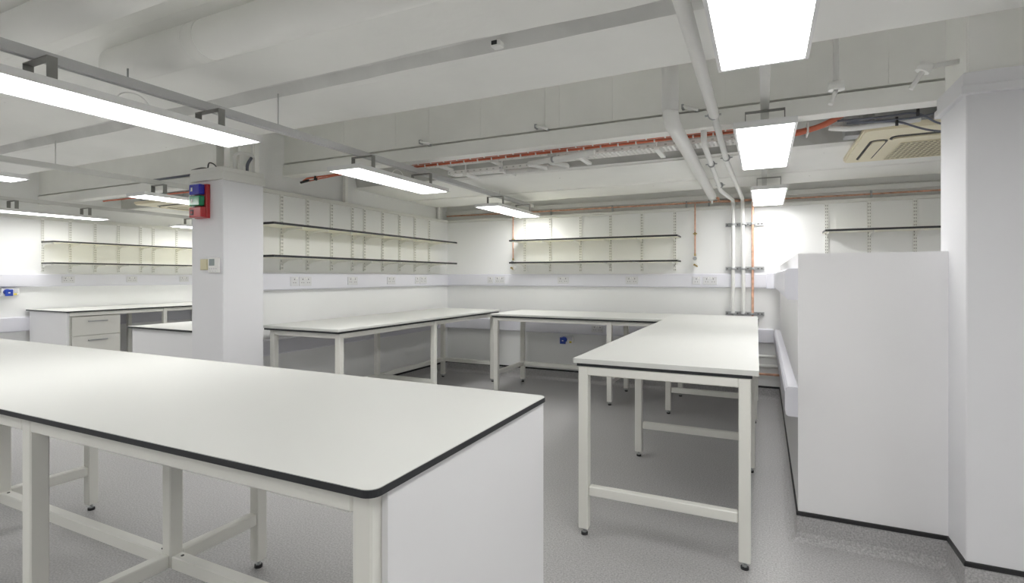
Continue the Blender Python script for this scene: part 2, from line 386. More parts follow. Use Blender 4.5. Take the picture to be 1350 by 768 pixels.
# --- right-hand peninsula
t = thing('lab_bench', 'white peninsula bench with open legs standing beside the low wall', 'lab bench', (-.45, 4.3, 0))
b = MB(); b.prism([(-.868, 2.531), (-.866, 2.528), (-.021, 2.528), (-.018, 2.531), (-.055, 6.02), (-.868, 6.02)], 'z', .867, .89); build('worktop', b, 'top', t)
b = MB(); b.box(-.850, -.045, 2.535, 6.0, .852, .868); build('batten', b, 'top_black', t)
for y in (2.562, 3.85, 5.16, 5.96):
    leg(t, -.818, y, .852); leg(t, -.076, y, .852)
    bar(t, 'stretcher', -.79, -.104, y-.02, y+.02, .205, .252)
    bar(t, 'apron', -.793, -.101, y-.0245, y+.02, .808, .852)
for y0, y1 in ((2.562, 3.85), (3.85, 5.16), (5.16, 5.96)):
    bar(t, 'side_rail', -.838, -.808, y0+.026, y1-.026, .812, .851); bar(t, 'side_rail', -.09, -.06, y0+.026, y1-.026, .812, .851)

# --- back run
t = thing('lab_bench', 'white bench along the back wall joining the peninsula', 'lab bench', (-1.8, 5.6, 0))
top_white(t, [(-2.745, -.869, 5.185, 6.02)])
b = MB(); b.box(-2.73, -.872, 5.193, 6.0, .852, .868); build('batten', b, 'top_black', t)
for x in (-2.70, -1.41):
    leg(t, x, 5.245, .852); leg(t, x, 5.96, .852)
    bar(t, 'stretcher', x-.02, x+.02, 5.272, 5.934, .205, .252); bar(t, 'apron', x-.02, x+.02, 5.272, 5.934, .812, .852)
bar(t, 'apron', -2.674, -1.436, 5.225, 5.262, .810, .852); bar(t, 'apron', -1.384, -.872, 5.225, 5.262, .810, .852)
bar(t, 'long_rail', -2.674, -1.436, 5.942, 5.978, .205, .252)
# --- left run
t = thing('lab_bench', 'white bench along the partition wall behind the column', 'lab bench', (-3.4, 4.5, 0))
top_white(t, [(-3.84, -2.985, 3.11, 5.90)])
b = MB(); b.box(-3.82, -2.994, 3.119, 5.88, .852, .868); build('batten', b, 'top_black', t)
LY = (3.18, 4.505, 5.80)
for y in LY:
    leg(t, -3.04, y, .852); leg(t, -3.77, y, .852)
    bar(t, 'stretcher', -3.744, -3.066, y-.02, y+.02, .205, .252); bar(t, 'apron', -3.744, -3.066, y-.02, y+.02, .808, .852)
for y0, y1 in zip(LY, LY[1:]):
    bar(t, 'apron', -3.058, -3.022, y0+.026, y1-.026, .808, .852)
    bar(t, 'long_rail', -3.79, -3.75, y0+.026, y1-.026, .205, .252)
# --- bench on the other side of the partition
t = thing('lab_bench', 'white panelled bench with thin black edge tucked behind the column', 'lab bench', (-4.45, 4, 0))
top_black(t, -5.03, -4.103, 2.705, 5.6, T=.868, r=.01)
b = MB(); b.box(-4.995, -4.104, 2.73, 2.748, .03, .85); build('end_panel', b, 'panel', t)
b = MB(); b.box(-4.995, -4.977, 2.75, 5.58, .03, .85); build('side_panel', b, 'panel', t)
for y in (2.79, 5.5): leg(t, -4.94, y, .85); leg(t, -4.16, y, .85)
# --- far bay bench with drawers
t = thing('lab_bench', 'white bench against the far bay wall above a drawer pedestal', 'lab bench', (-7.9, 4.6, 0))
top_black(t, -8.38, -7.42, 3.335, 6.0, r=.01)
b = MB(); b.box(-8.34, -7.455, 3.36, 3.378, .02, .872); build('end_panel', b, 'panel', t)
for y in (4.49, 5.45): leg(t, -7.47, y, .872); leg(t, -8.3, y, .872)
bar(t, 'apron', -7.49, -7.455, 3.38, 4.464, .825, .873); bar(t, 'apron', -7.49, -7.455, 4.516, 5.424, .825, .873)
t = thing('drawer_pedestal', 'grey-white drawer pedestal under the far bay bench', 'drawer unit', (-7.7, 3.68, 0))
b = MB(); b.box(-8.0, -7.478, 3.385, 3.93, .06, .818); build('body', b, 'drawer', t)
for z0, z1 in ((.585, .812), (.335, .580), (.08, .330)):
    b = MB(); b.box(-7.478, -7.46, 3.407, 3.933, z0, z1, bev=.002); d = build('drawer', b, 'drawer', t)
    b = MB(); b.box(-7.44, -7.433, 3.57, 3.78, z1-.062, z1-.048, bev=.002); b.box(-7.46, -7.438, 3.575, 3.582, z1-.06, z1-.05); b.box(-7.46, -7.438, 3.768, 3.775, z1-.06, z1-.05)
    build('handle', b, 'galv', d, 'steel bar handle')

# ------------------------------------------------------------------ shelving
def upright_mesh(h, nrm):
    """front plate with two columns of slots over a dark fill that paints in the shade; local: u along the wall, out = away from it"""
    us = [-.016, -.010, -.005, .005, .010, .016]; n = int(h/.032)
    vs = [0]
    for i in range(n): vs += [i*.032+.010, i*.032+.026]
    vs.append(h)
    b = MB()
    if nrm == 'x': o, du, dv, bx = (.014, 0, 0), (0, 1, 0), (0, 0, 1), (0.001, .0125, -.0155, .0155)
    else: o, du, dv, bx = (0, -.014, 0), (1, 0, 0), (0, 0, 1), (-.0155, .0155, -.0125, -.001)
    b.perf(o, du, dv, us, vs, lambda i, j: i in (1, 3) and j % 2 == 1)
    for u in (-.016, .016):
        p = [(0, u), (.014, u)]
        if nrm == 'x': vv = [(0, u, 0), (.014, u, 0), (.014, u, h), (0, u, h)]
        else: vv = [(u, 0, 0), (u, -.014, 0), (u, -.014, h), (u, 0, h)]
        b.bm.faces.new([b.bm.verts.new(q) for q in vv])
    m1 = b.mesh('upright', 'upright')
    b = MB(); b.box(*bx, .004, h-.004); m2 = b.mesh('slot_shade_fill', 'slot')
    return m1, m2
def bracket_mesh(nrm, d=.27):
    poly = [(.014, -.001), (d, -.001), (d, -.012), (.09, -.022), (.04, -.045), (.014, -.05)]
    b = MB()
    if nrm == 'x': b.prism(poly, 'y', -.003, .003); b.box(d-.004, d+.002, -.005, .005, -.018, -.004)
    else: b.prism([(-a, z) for a, z in poly], 'x', -.003, .003); b.box(-.005, .005, -d-.002, -d+.004, -.018, -.004)
    return b.mesh('bracket', 'upright')
UP = {k: upright_mesh(.69, k) for k in 'xy'}; BR = {k: bracket_mesh(k) for k in 'xy'}
def shelving(label, nrm, w, ups, boards, levels, depth=.30, z0=1.362):
    mid = sum(ups)/len(ups)
    t = thing('wall_shelving', label, 'shelving', (w, mid, z0) if nrm == 'x' else (mid, w, z0), 'white twin-slot wall shelving')
    for u in ups:
        loc = (w, u, z0) if nrm == 'x' else (u, w, z0)
        o = inst('upright', UP[nrm][0], loc, t); inst('slot_shade_fill', UP[nrm][1], loc, o)
        for z in levels: inst('bracket', BR[nrm], (w, u, z-.018) if nrm == 'x' else (u, w, z-.018), t)
    for z in levels:
        for a, c in boards:
            b = MB()
            if nrm == 'x': b.box(w+.016, w+depth-.003, a, c, z-.018, z)
            else: b.box(a, c, w-depth+.003, w-.016, z-.018, z)
            s = build('shelf', b, 'shelf', t)
            b = MB()
            if nrm == 'x': b.box(w+depth-.003, w+depth, a-.003, c+.003, z-.0185, z+.0005); b.box(w+.016, w+depth, a-.003, a, z-.0185, z+.0005); b.box(w+.016, w+depth, c, c+.003, z-.0185, z+.0005)
            else: b.box(a-.003, c+.003, w-depth, w-depth+.003, z-.0185, z+.0005); b.box(a-.003, a, w-depth, w-.016, z-.0185, z+.0005); b.box(c, c+.003, w-depth, w-.016, z-.0185, z+.0005)
            build('edge_strip', b, 'top_black', s, 'thin black edge')
LV = (1.757, 1.483)
shelving('long two-tier white shelving with black edges on the partition wall', 'x', XL, (3.408, 3.709, 4.02, 4.321, 4.508, 4.813, 5.122, 5.431, 5.742), ((3.08, 4.413), (4.419, 5.96)), LV)
shelving('two-tier white shelving with black edges centred on the back wall', 'y', YB, (-2.777, -2.427, -2.027, -1.654, -1.281, -.909), ((-2.86, -.845),), LV)
shelving('white shelf with black edge seen above the low wall', 'y', YB, (.575, .936, 1.303, 1.67), ((.54, 1.75),), LV[:1])
shelving('two-tier white shelving with black edges on the far bay wall', 'x', XF, (3.514, 3.814, 4.106, 4.40, 4.70, 4.88, 5.233, 5.54), ((3.50, 4.79), (4.796, 5.8)), LV)

# ------------------------------------------------------------------ trunking
def trunk_prof(d, z0, z1): return [(0, z0), (d-.012, z0), (d, z0+.010), (d, z1-.010), (d-.012, z1), (0, z1)]
def trunk(label, axis, w, sgn, a0, a1, z0, z1, d=.055):
    b = MB(); p = [(w+sgn*u, z) for u, z in trunk_prof(d, z0, z1)]
    b.prism(p, 'y' if axis == 'y' else 'x', a0, a1)
    o = solo('dado_trunking', b, 'trunk', label, 'cable trunking', 'white dado cable trunking')
    # snap-on lid line
    b = MB(); f = w+sgn*d
    lo, hi = min(f, f+sgn*.0025), max(f, f+sgn*.0025)
    if axis == 'y': b.box(lo, hi, a0+.002, a1-.002, z0+.026, z1-.026)
    else: b.box(a0+.002, a1-.002, lo, hi, z0+.026, z1-.026)
    build('lid', b, 'trunk', o)
    return o
trunk('upper white trunking along the partition wall below the long shelving', 'y', XL, 1, 3.02, YB-.06, 1.18, 1.335)
trunk('lower white trunking behind the partition wall bench', 'y', XL, 1, 3.02, YB-.06, .61, .75)
trunk('upper white trunking along the back wall below the shelves', 'x', YB, -1, XL, HX-.06, 1.18, 1.335)
trunk('lower white trunking along the back wall under the bench', 'x', YB, -1, XL, HX-.06, .60, .75)
trunk('upper lavender-white trunking on the side of the low wall', 'y', HX, -1, HY0+.02, YB-.06, 1.185, 1.342)
trunk('lower lavender-white trunking on the side of the low wall', 'y', HX, -1, HY0+.02, YB-.06, .60, .748)
trunk('upper white trunking along the far bay wall', 'y', XF, 1, 2.0, YB, 1.175, 1.335)
trunk('lower white trunking on the far bay wall near the blue socket', 'y', XF, 1, 2.0, YB, .62, .80)
# elbow where the upper trunking turns the corner at the low wall
b = MB(); b.box(HX-.13, HX-.061, YB-.068, YB-.001, 1.172, 1.343, bev=.006); b.box(HX-.066, HX-.001, YB-.14, YB-.06, 1.172, 1.343, bev=.006); solo('trunking_corner', b, 'trunk', 'white corner piece of the upper trunking at the low wall', 'cable trunking')

def socket(label, nrm, w, u, z, n=2, d=.055, group='white sockets in the trunking'):
    """n gangs; plate with pin holes and rockers"""
    wd = .146 if n == 2 else .086
    t = thing('wall_socket', label, 'socket', (w, u, z) if nrm[1] == 'x' else (u, w, z), group)
    s = 1 if nrm[0] == '+' else -1
    def bx(mb, u0, u1, z0, z1, o0, o1, bev=0):
        a, c = sorted((w+s*o0, w+s*o1))
        if nrm[1] == 'x': mb.box(a, c, u0, u1, z0, z1, bev=bev)
        else: mb.box(u0, u1, a, c, z0, z1, bev=bev)
    b = MB(); bx(b, u-wd/2, u+wd/2, z-.043, z+.043, d+.0005, d+.010, .002); build('plate', b, 'socket', t)
    b = MB()
    for k in range(n):
        c = u+(-.034 if k == 0 else .034) if n == 2 else u
        bx(b, c-.004, c+.004, z+.012, z+.024, d+.010, d+.0108); bx(b, c-.016, c-.008, z-.016, z-.010, d+.010, d+.0108); bx(b, c+.008, c+.016, z-.016, z-.010, d+.010, d+.0108)
    build('pin_holes', b, 'sockethole', t)
    b = MB()
    for k in range(n):
        c = u+(-.012 if k == 0 else .012) if n == 2 else u+.026
        bx(b, c-.005, c+.005, z+.020, z+.036, d+.010, d+.013, .001)
    build('rocker', b, 'white', t)
ws = ['first', 'second', 'third', 'fourth', 'fifth', 'sixth']
for i, (y, n) in enumerate(((3.504, 1), (3.633, 2), (4.267, 2), (4.901, 2), (5.408, 1), (5.536, 2))):
    socket('%s socket from the column on the partition wall trunking' % ws[i], '+x', XL, y, 1.258, n)
for i, (x, n) in enumerate(((-3.252, 1), (-3.112, 2), (-2.235, 2), (-1.387, 2), (-.673, 1), (-.531, 2))):
    socket('%s socket from the room corner on the back wall trunking' % ws[i], '-y', YB, x, 1.258, n)
for i, y in enumerate((3.769, 4.551, 5.322)):
    socket('%s double socket on the far bay wall trunking counted from the blue socket' % ws[i], '+x', XF, y, 1.262, 2)
socket('double socket in the lower back wall trunking beside the blue socket', '-y', YB, -1.80, .675, 2)

def commando(label, nrm, w, u, z):
    t = thing('industrial_socket', label, 'socket', (w, u, z) if nrm[1] == 'x' else (u, w, z), 'blue industrial sockets')
    s = 1 if nrm[0] == '+' else -1
    def pt(o, uu, zz): return (w+s*o, u+uu, z+zz) if nrm[1] == 'x' else (u+uu, w+s*o, z+zz)
    def bx(mb, o0, o1, u0, u1, z0, z1, bev=0):
        p, q = pt(o0, u0, z0), pt(o1, u1, z1)
        mb.box(min(p[0], q[0]), max(p[0], q[0]), min(p[1], q[1]), max(p[1], q[1]), min(p[2], q[2]), max(p[2], q[2]), bev=bev)
    b = MB(); bx(b, .001, .035, -.07, .10, -.045, .045, .006); build('backbox', b, 'white', t)
    b = MB(); b.cyl(pt(.035, -.02, 0), pt(.085, -.02, -.012), .038, 16, r2=.034); bx(b, .084, .094, -.058, .018, -.05, .03, .004); build('socket_cap', b, 'blue', t)
    b = MB(); bx(b, .094, .0955, -.03, -.01, -.016, -.004); build('mark', b, 'white', t)
    b = MB(); bx(b, .035, .042, .045, .085, -.01, .035, .003); build('switch', b, 'socket', t)
    b = MB(); bx(b, .0352, .0365, .045, .075, -.04, -.02); build('label_plate', b, 'yellow', t)
commando('blue industrial socket with yellow label under the back wall bench', '-y', YB, -2.21, .525)
commando('blue industrial socket with yellow label on the far bay wall', '+x', XF, 3.17, 1.115)

# ------------------------------------------------------------------ LED panels
LW, LL, LZ = .285, 1.135, 2.037
def lamp_meshes():
    fr = MB(); w2 = LW/2; l2 = LL/2; k = .012
    for (x0, x1, y0, y1) in ((-w2, -w2+k, -l2, l2), (w2-k, w2, -l2, l2), (-w2+k, w2-k, -l2, -l2+k), (-w2+k, w2-k, l2-k, l2)): fr.box(x0, x1, y0, y1, 0, .03)
    fr.box(-w2+.001, w2-.001, -l2+.001, l2-.001, .026, .032)
    df = MB(); df.box(-w2+k, w2-k, -l2+k, l2-k, .003, .008)
    br = MB(); w = .095; h = .10
    br.box(-w, w, -.018, .018, .032+h-.004, .032+h); br.box(-w, -w+.004, -.018, .018, .032, .032+h); br.box(w-.004, w, -.018, .018, .032, .032+h); br.box(-w-.0, -w+.025, -.018, .018, .032, .035); br.box(w-.025, w, -.018, .018, .032, .035)
    return fr.mesh('frame', 'lampframe'), df.mesh('diffuser', 'diff'), br.mesh('bracket', 'bracket')
LM = lamp_meshes()
def lamp(x, yfar, label):
    yc = yfar-LL/2
    t = thing('panel_light', label, 'ceiling light', (x, yc, LZ), 'suspended LED panel lights')
    inst('frame', LM[0], (x, yc, LZ), t); inst('diffuser', LM[1], (x, yc, LZ), t)
    for s in (-1, 1): inst('bracket', LM[2], (x, yc+s*.36, LZ), t)
    b = MB(); pts = []
    for i in range(13):
        a = math.pi*i/12
        pts.append((x+.07, yc-.05+.07*math.cos(a), LZ+.032+.055*math.sin(a)))
    b.tube(pts, .003, 6); build('flex', b, 'white', t)
XM = -2.625; XA = 0.0; XB = -5.03*1.0; XC = -7.76*.992
RA = -.005
lamp(RA, 2.04, 'bright LED panel cut off by the top of the picture beside the white pipes')
lamp(.005, 3.985, 'middle LED panel of the row beside the white ceiling pipes')
lamp(.04, 6.06, 'small looking LED panel in front of the back wall beside the copper pipe')
lamp(XM, 2.018, 'long LED panel hanging nearest the column above the island bench')
lamp(XM+.01, 3.90, 'LED panel over the end of the partition wall bench')
lamp(XM, 6.0, 'LED panel in the corner of partition and back wall')
XBay = -5.17
lamp(XBay, 2.03, 'LED panel at the picture edge in the next bay, nearer one')
lamp(XBay, 3.985, 'LED panel in the next bay partly hidden by the column beacon')
lamp(XBay, 6.09, 'LED panel in the next bay hidden behind the column')
XCay = -7.76
lamp(XCay, 1.85, 'added unseen LED panel of the far bay row just outside the picture'); lamp(XCay, 3.90, 'LED panel close to the far bay wall above the drawer pedestal')  # first panel is unseen, added to brighten the far bay wall
lamp(XCay, 5.95, 'LED panel tip near the far bay shelving beside the column')
for x, nm in ((RA, 'pipe side'), (XM, 'island side'), (XBay, 'bay side')):
    for k, yf in enumerate((-.05, -2.1)): lamp(x, yf, '%s unseen LED panel behind the camera on the %s' % (('first', 'second', 'third')[k], nm))  # rows carried on unseen, added to brighten faces turned to the camera
lamp(2.25, 2.04, 'added unseen LED panel beyond the pillar'); lamp(2.25, 4.4, 'added unseen LED panel beyond the low wall')  # unseen panels added for more ambient light

# channel rails the lamps hang from
RZ0, RZ1 = LZ+.132, LZ+.173
def rail(x, y0, y1, label, m):
    t = thing('channel_rail', label, 'metal rail', (x, y0, RZ0), 'ceiling channel rails')
    b = MB(); b.prism([(x-.0205, RZ0), (x-.010, RZ0), (x-.010, RZ0+.003), (x+.010, RZ0+.003), (x+.010, RZ0), (x+.0205, RZ0), (x+.0205, RZ1), (x-.0205, RZ1)], 'y', y0, y1)
    build('channel', b, m, t)
    for y in (y0+.35, 1.42, 2.25, 5.2):
        if y0 < y < y1:
            top = 2.53 if y < 1.55 else (2.4 if y < 2.8 else 2.26)
            b = MB(); b.cyl((x, y, RZ1-.01), (x, y, min(top, RZ1+.045) if y == 1.42 else top), .004, 8); build('threaded_rod', b, 'galv' if y == 1.42 else 'railwhite', t)
rail(XM-.01, -4.5, 6.1, 'long grey channel rail carrying the lights above the island bench', 'rail')
rail(RA+.01, -4.5, 6.1, 'channel rail carrying the lights beside the white ceiling pipes', 'railwhite')
rail(XBay, -4.5, 6.1, 'channel rail carrying the lights of the next bay', 'railwhite')
rail(XCay, -4.5, 6.1, 'channel rail carrying the lights near the far bay wall', 'railwhite')
# ------------------------------------------------------------------ pipes
def bend(pts, r=.05, n=6):
    """rounded polyline"""
    P = [Vector(p) for p in pts]; out = [P[0]]
    for a, c, d in zip(P, P[1:], P[2:]):
        d0 = (a-c).normalized(); d1 = (d-c).normalized()
        k = min(r, (a-c).length*.45, (d-c).length*.45)
        s, e = c+d0*k, c+d1*k
        for i in range(n+1):
            q = i/n; out.append(s*(1-q)**2+c*2*q*(1-q)+e*q*q)
    out.append(P[-1]); return out
def clamp(t, p, r, ax='y'):
    b = MB(); b.cyl((p[0], p[1]-.008, p[2]), (p[0], p[1]+.008, p[2]), r+.006, 14); b.box(p[0]-r-.02, p[0]+r+.02, p[1]-.008, p[1]+.008, p[2]-.003, p[2]+.003); build('clamp', b, 'galv', t)
# big drop pipe
t = thing('drain_pipe', 'thickest white pipe dropping from the ceiling and running to the back wall', 'pipe', (-.455, 2.97, 2.2))
b = MB(); b.tube(bend([(-.462, 2.97, 2.74), (-.462, 2.97, 2.20), (-.455, 3.02, 2.145), (-.483, 5.8, 2.135)], .05, 6), .042, 18); build('pipe', b, 'pipe', t)
b = MB(); b.cyl((-.462, 2.97, 2.74), (-.462, 2.97, 2.205), .0445, 18); build('collar', b, 'pipe', t)
b = MB(); b.cyl((-.483, 5.795, 2.135), (-.484, 5.82, 2.135), .046, 18); b.cyl((-.484, 5.81, 2.09), (-.484, 5.81, 2.055), .011, 10); build('end_cap', b, 'white', t)
# insulated pipe along the lamp row
t = thing('water_pipe', 'white pipe passing under the beam then running down the back wall, beside the copper riser', 'pipe', (-.23, 3, 2.14))
b = MB(); b.tube([(-.225, -2.4, 2.15), (-.225, 1, 2.15), (-.235, 2.95, 2.15)], .026, 14); build('insulation', b, 'pipe', t)
b = MB(); b.tube(bend([(-.235, 2.9, 2.15), (-.245, 4.2, 2.145), (-.205, 6.117, 2.135), (-.194, 6.117, 1.2), (-.194, 6.117, .465), (HX, 6.117, .465)], .05, 6), .019, 14); build('pipe', b, 'pipe', t)
for y in (2.95, 4.05): clamp(t, (-.24, y, 2.148), .02)
t = thing('water_pipe', 'white pipe bending under the soffit, then down the wall farthest from the copper riser', 'pipe', (-.34, 3.6, 2.13))
b = MB(); b.tube(bend([(-.345, 3.56, 2.42), (-.345, 3.56, 2.15), (-.375, 5.45, 2.13), (-.296, 6.117, 2.12), (-.296, 6.117, .365), (HX, 6.117, .365)], .06, 6), .019, 14); build('pipe', b, 'pipe', t)
for y in (4.2, 5.2): clamp(t, (-.35-.005*(y-3.6), y, 2.142), .02)
# copper
CZ = 2.133
t = thing('copper_pipe', 'copper pipe running along the top of the back wall with two branches', 'pipe', (-1, 6.23, CZ))
b = MB(); b.tube([(XL-.03, 6.23, CZ+.008), (-2.5, 6.23, CZ), (-.45, 6.23, CZ-.002)], .0095, 10); build('pipe', b, 'copper', t)
b = MB(); b.tube([(-.105, 6.23, CZ-.012), (.8, 6.23, CZ-.015), (XR, 6.23, CZ-.012)], .0085, 10); build('pipe', b, 'copper', t)
b = MB(); b.tube([(-.47, 6.23, CZ+.04), (-.45, 6.23, CZ+.03), (-.45, 6.23, CZ-.002), (-.40, 6.23, CZ-.004), (-.12, 6.22, CZ-.008)], .014, 12); build('fitting', b, 'copper', t)
b = MB()
for x in (-3.0, -2.43, -1.64, -.79, -.55, .96): b.box(x-.008, x+.008, 6.222, 6.24, CZ-.05, CZ+.02)
build('pipe_clip', b, 'galv', t)
t = thing('copper_riser', 'copper pipe running down the back wall beside two white pipes', 'pipe', (-.105, 6.117, 1.5))
b = MB(); b.tube(bend([(-.18, 6.225, CZ-.008), (-.105, 6.222, CZ-.008), (-.105, 6.117, CZ-.05), (-.105, 6.117, .28), (HX, 6.117, .28)], .03, 5), .0125, 12); build('pipe', b, 'copper', t)
for i, z in enumerate((1.862, 1.387, .905)):
    t = thing('strut_channel', '%s slotted steel channel clamping the pipes to the back wall' % ('highest', 'middle', 'lowest')[i], 'metal rail', (-.19, YB, z), 'strut channels on the back wall')
    b = MB(); b.perf((-.375, YB-.0205, z-.02), (1, 0, 0), (0, 0, 1), [0]+[k*.034+q for k in range(11) for q in (.008, .026)]+[.38], [0, .013, .027, .04], lambda i, j: j == 1 and i % 2 == 1)
    b.box(-.375, .005, YB-.02, YB, z+.0165, z+.02); b.box(-.375, .005, YB-.02, YB, z-.02, z-.0165); build('channel', b, 'galv', t)
    b = MB(); b.box(-.372, .002, YB-.006, YB-.002, z-.016, z+.016); build('channel_back', b, 'slot', t)  # dark sheet painting in the shade behind the slots
    for x, r in ((-.296, .02), (-.194, .02), (-.105, .0135)):
        b = MB(); b.cyl((x, 6.117, z-.012), (x, 6.117, z+.012), r+.003, 14); b.box(x-r-.012, x+r+.012, 6.12, YB-.02, z-.011, z+.011); build('clip', b, 'galv', t)
def gastap(label, x, zt, ztap):
    t = thing('gas_tap', label, 'gas tap', (x, 6.17, ztap), 'copper gas drops')
    b = MB(); b.tube([(x, 6.215, zt), (x, 6.17, zt-.03), (x, 6.17, ztap+.05)], .0075, 10); build('pipe', b, 'copper', t)
    b = MB(); b.box(x-.02, x+.02, 6.16, YB-.001, 1.775, 1.785); b.cyl((x, 6.17, 1.765), (x, 6.17, 1.795), .011, 10); b.cyl((x, 6.17, ztap+.05), (x, 6.17, ztap+.09), .011, 10); build('fitting', b, 'brass', t)
    b = MB(); b.cyl((x, 6.19, ztap+.035), (x, 6.145, ztap+.035), .028, 16); build('dial', b, 'white', t)
    b = MB(); b.cyl((x, 6.146, ztap+.035), (x, 6.144, ztap+.035), .022, 16); build('dial_face', b, 'galv', t)
    b = MB(); b.cyl((x, YB-.001, ztap-.035), (x, 6.14, ztap-.035), .032, 16); build('cover', b, 'white', t)
    b = MB(); b.cyl((x, 6.14, ztap-.035), (x, 6.11, ztap-.035), .011, 10); b.cyl((x+.01, 6.13, ztap-.04), (x+.03, 6.10, ztap-.055), .008, 8); build('valve', b, 'brass', t)
gastap('copper gas drop with round white dial between shelves and pipe riser', -.690, CZ, 1.468)
gastap('copper gas drop beside the far end of the back wall shelves near the corner', -2.935, CZ, 1.45)

# ------------------------------------------------------------------ cables and trays behind the beam flange
def wobble(x0, x1, y, z, n, ay=.004, az=.004, seed=0):
    return [(x0+(x1-x0)*i/n, y+ay*noise.noise((i*.5, seed, 0)), z+az*noise.noise((i*.4, seed, 3))) for i in range(n+1)]
t = thing('orange_cable_bundle', 'pair of orange cables tied along the underside of the steel beam', 'cables', (-2, 3.6, 2.24))
for k, (y, z) in enumerate(((3.622, 2.240), (3.652, 2.226))):
    b = MB(); b.tube(wobble(-2.66, .12, y, z, 60, .002, .002, seed=k), .0095, 8); build('cable', b, 'orange', t)
b = MB(); x = -2.6
while x < .1:
    for y, z, dx in ((3.622, 2.240, 0), (3.652, 2.226, .05)): b.cyl((x+dx, y, z), (x+dx+.010, y, z), .0135, 8)
    x += .125
o = build('cable_ties', b, 'white', t); o['kind'] = 'stuff'
t = thing('orange_cable_bundle', 'frayed orange cable end under the beam beside the column', 'cables', (-3.7, 3.66, 2.24))
b = MB(); b.tube([(-3.93, 3.64, 2.205), (-3.88, 3.64, 2.225), (-3.6, 3.645, 2.233), (-3.25, 3.65, 2.243)], .008, 8); b.tube([(-3.93, 3.66, 2.20), (-3.7, 3.66, 2.218), (-3.4, 3.66, 2.236)], .006, 8); build('cable', b, 'orange', t)
b = MB(); b.cyl((-3.95, 3.63, 2.19), (-3.86, 3.64, 2.205), .012, 8); b.cyl((-3.78, 3.645, 2.2), (-3.77, 3.645, 2.24), .016, 8); build('tape', b, 'black', t)
t = thing('orange_cable_bundle', 'thick orange cable loop with white ties in front of the air conditioner', 'cables', (.3, 3.8, 2.2))
for k in range(4):
    b = MB(); b.tube(bend([(.06, 3.72+.02*k, 2.19+.012*(k % 2)), (.2, 3.72+.02*k, 2.195+.012*(k % 2)), (.34, 3.73+.02*k, 2.235), (.46, 3.72+.02*k, 2.30)], .1, 6), .0125, 8); build('cable', b, 'orange', t)
b = MB(); b.box(.12, .13, 3.69, 3.82, 2.165, 2.235, bev=.003); build('cable_tie', b, 'white', t); b = MB(); b.box(.24, .25, 3.69, 3.82, 2.18, 2.25, bev=.003); build('cable_tie', b, 'white', t)
b = MB(); b.cyl((.14, 3.72, 2.17), (.11, 3.70, 2.10), .006, 6); build('loose_tie', b, 'black', t)

def tray(label, x0, x1, y0, y1, z, h=.03, m='white'):
    t = thing('cable_tray', label, 'cable tray', ((x0+x1)/2, (y0+y1)/2, z), 'perforated cable trays')
    nx = int((x1-x0)/.03); us = [0]
    for i in range(nx): us += [i*.03+.007, i*.03+.023]
    us.append(x1-x0)
    ny = max(2, int((y1-y0)/.03)); vs = [0]
    for i in range(ny): vs += [(y1-y0)*(i+.28)/ny, (y1-y0)*(i+.72)/ny]
    vs.append(y1-y0)
    b = MB(); b.perf((x0, y0, z), (1, 0, 0), (0, 1, 0), us, vs, lambda i, j: i % 2 == 1 and j % 2 == 1); build('tray_base', b, m, t)
    b = MB(); b.perf((x0, y0, z), (1, 0, 0), (0, 0, 1), us, [0, h*.35, h*.7, h], lambda i, j: i % 2 == 1 and j == 1 and i % 4 == 1); build('tray_side', b, m, t)
    b = MB(); b.perf((x0, y1, z), (1, 0, 0), (0, 0, 1), us, [0, h*.35, h*.7, h], lambda i, j: i % 2 == 1 and j == 1 and i % 4 == 1); build('tray_side', b, m, t)
    for x in (x0+.18, x0+(x1-x0)*.6):
        b = MB(); b.cyl((x, y0-.012, z-.002), (x, y0-.012, 2.45), .005, 8); build('hanger_rod', b, 'white', t)
        b = MB(); b.box(x-.018, x+.018, y0-.025, y1+.09, z-.022, z-.002, bev=.002); build('hanger_channel', b, 'white', t)
tray('perforated white cable tray above the corner light, ending at the pipe bends', -2.42, -1.55, 3.80, 3.92, 2.165)
tray('wide perforated white cable tray behind the orange cables', -1.40, -.17, 3.70, 3.86, 2.19)
tray('narrow perforated white cable tray tucked under the beam flange', -2.6, -1.5, 3.71, 3.77, 2.228)
t = thing('flexible_conduit', 'pair of white zigzag pipe bends linking the two cable trays', 'conduit', (-1.5, 3.8, 2.18))
for k, dx in enumerate((0, .17)):
    b = MB(); b.tube(bend([(-1.12+dx*.3, 3.58, 2.172), (-1.53+dx, 3.615, 2.15), (-1.60+dx, 3.62, 2.148), (-1.50+dx, 3.80, 2.14), (-1.86+dx*1.1, 3.79, 2.14)], .05, 6), .019, 12); build('conduit', b, 'pipe', t)
b = MB(); b.cyl((-1.40, 3.604, 2.157), (-1.385, 3.603, 2.158), .023, 12); build('coupling', b, 'galv', t)
# wires by the air conditioner
t = thing('wire_bundle', 'loose grey wires tied above the air conditioner', 'cables', (.7, 3.8, 2.25))
for pts in ([(.40, 3.70, 2.235), (.62, 3.72, 2.235), (.80, 3.74, 2.25), (.90, 3.76, 2.17), (1.0, 3.78, 2.16), (1.03, 3.8, 2.32)], [(.45, 3.72, 2.22), (.7, 3.74, 2.21), (.85, 3.76, 2.14), (1.0, 3.79, 2.12)], [(.42, 3.71, 2.24), (.55, 3.72, 2.215), (.78, 3.74, 2.215), (.93, 3.76, 2.24), (.96, 3.78, 2.36)], [(1.12, 3.7, 2.30), (1.16, 3.7, 2.25), (1.24, 3.72, 2.23)]):
    b = MB(); b.tube(bend(pts, .06, 5), .006, 8); build('wire', b, 'cable_grey', t)
b = MB(); b.tube(bend([(.36, 3.74, 2.21), (.46, 3.74, 2.19), (.62, 3.76, 2.20), (.82, 3.78, 2.215)], .05, 5), .016, 10); build('conduit', b, 'white', t)
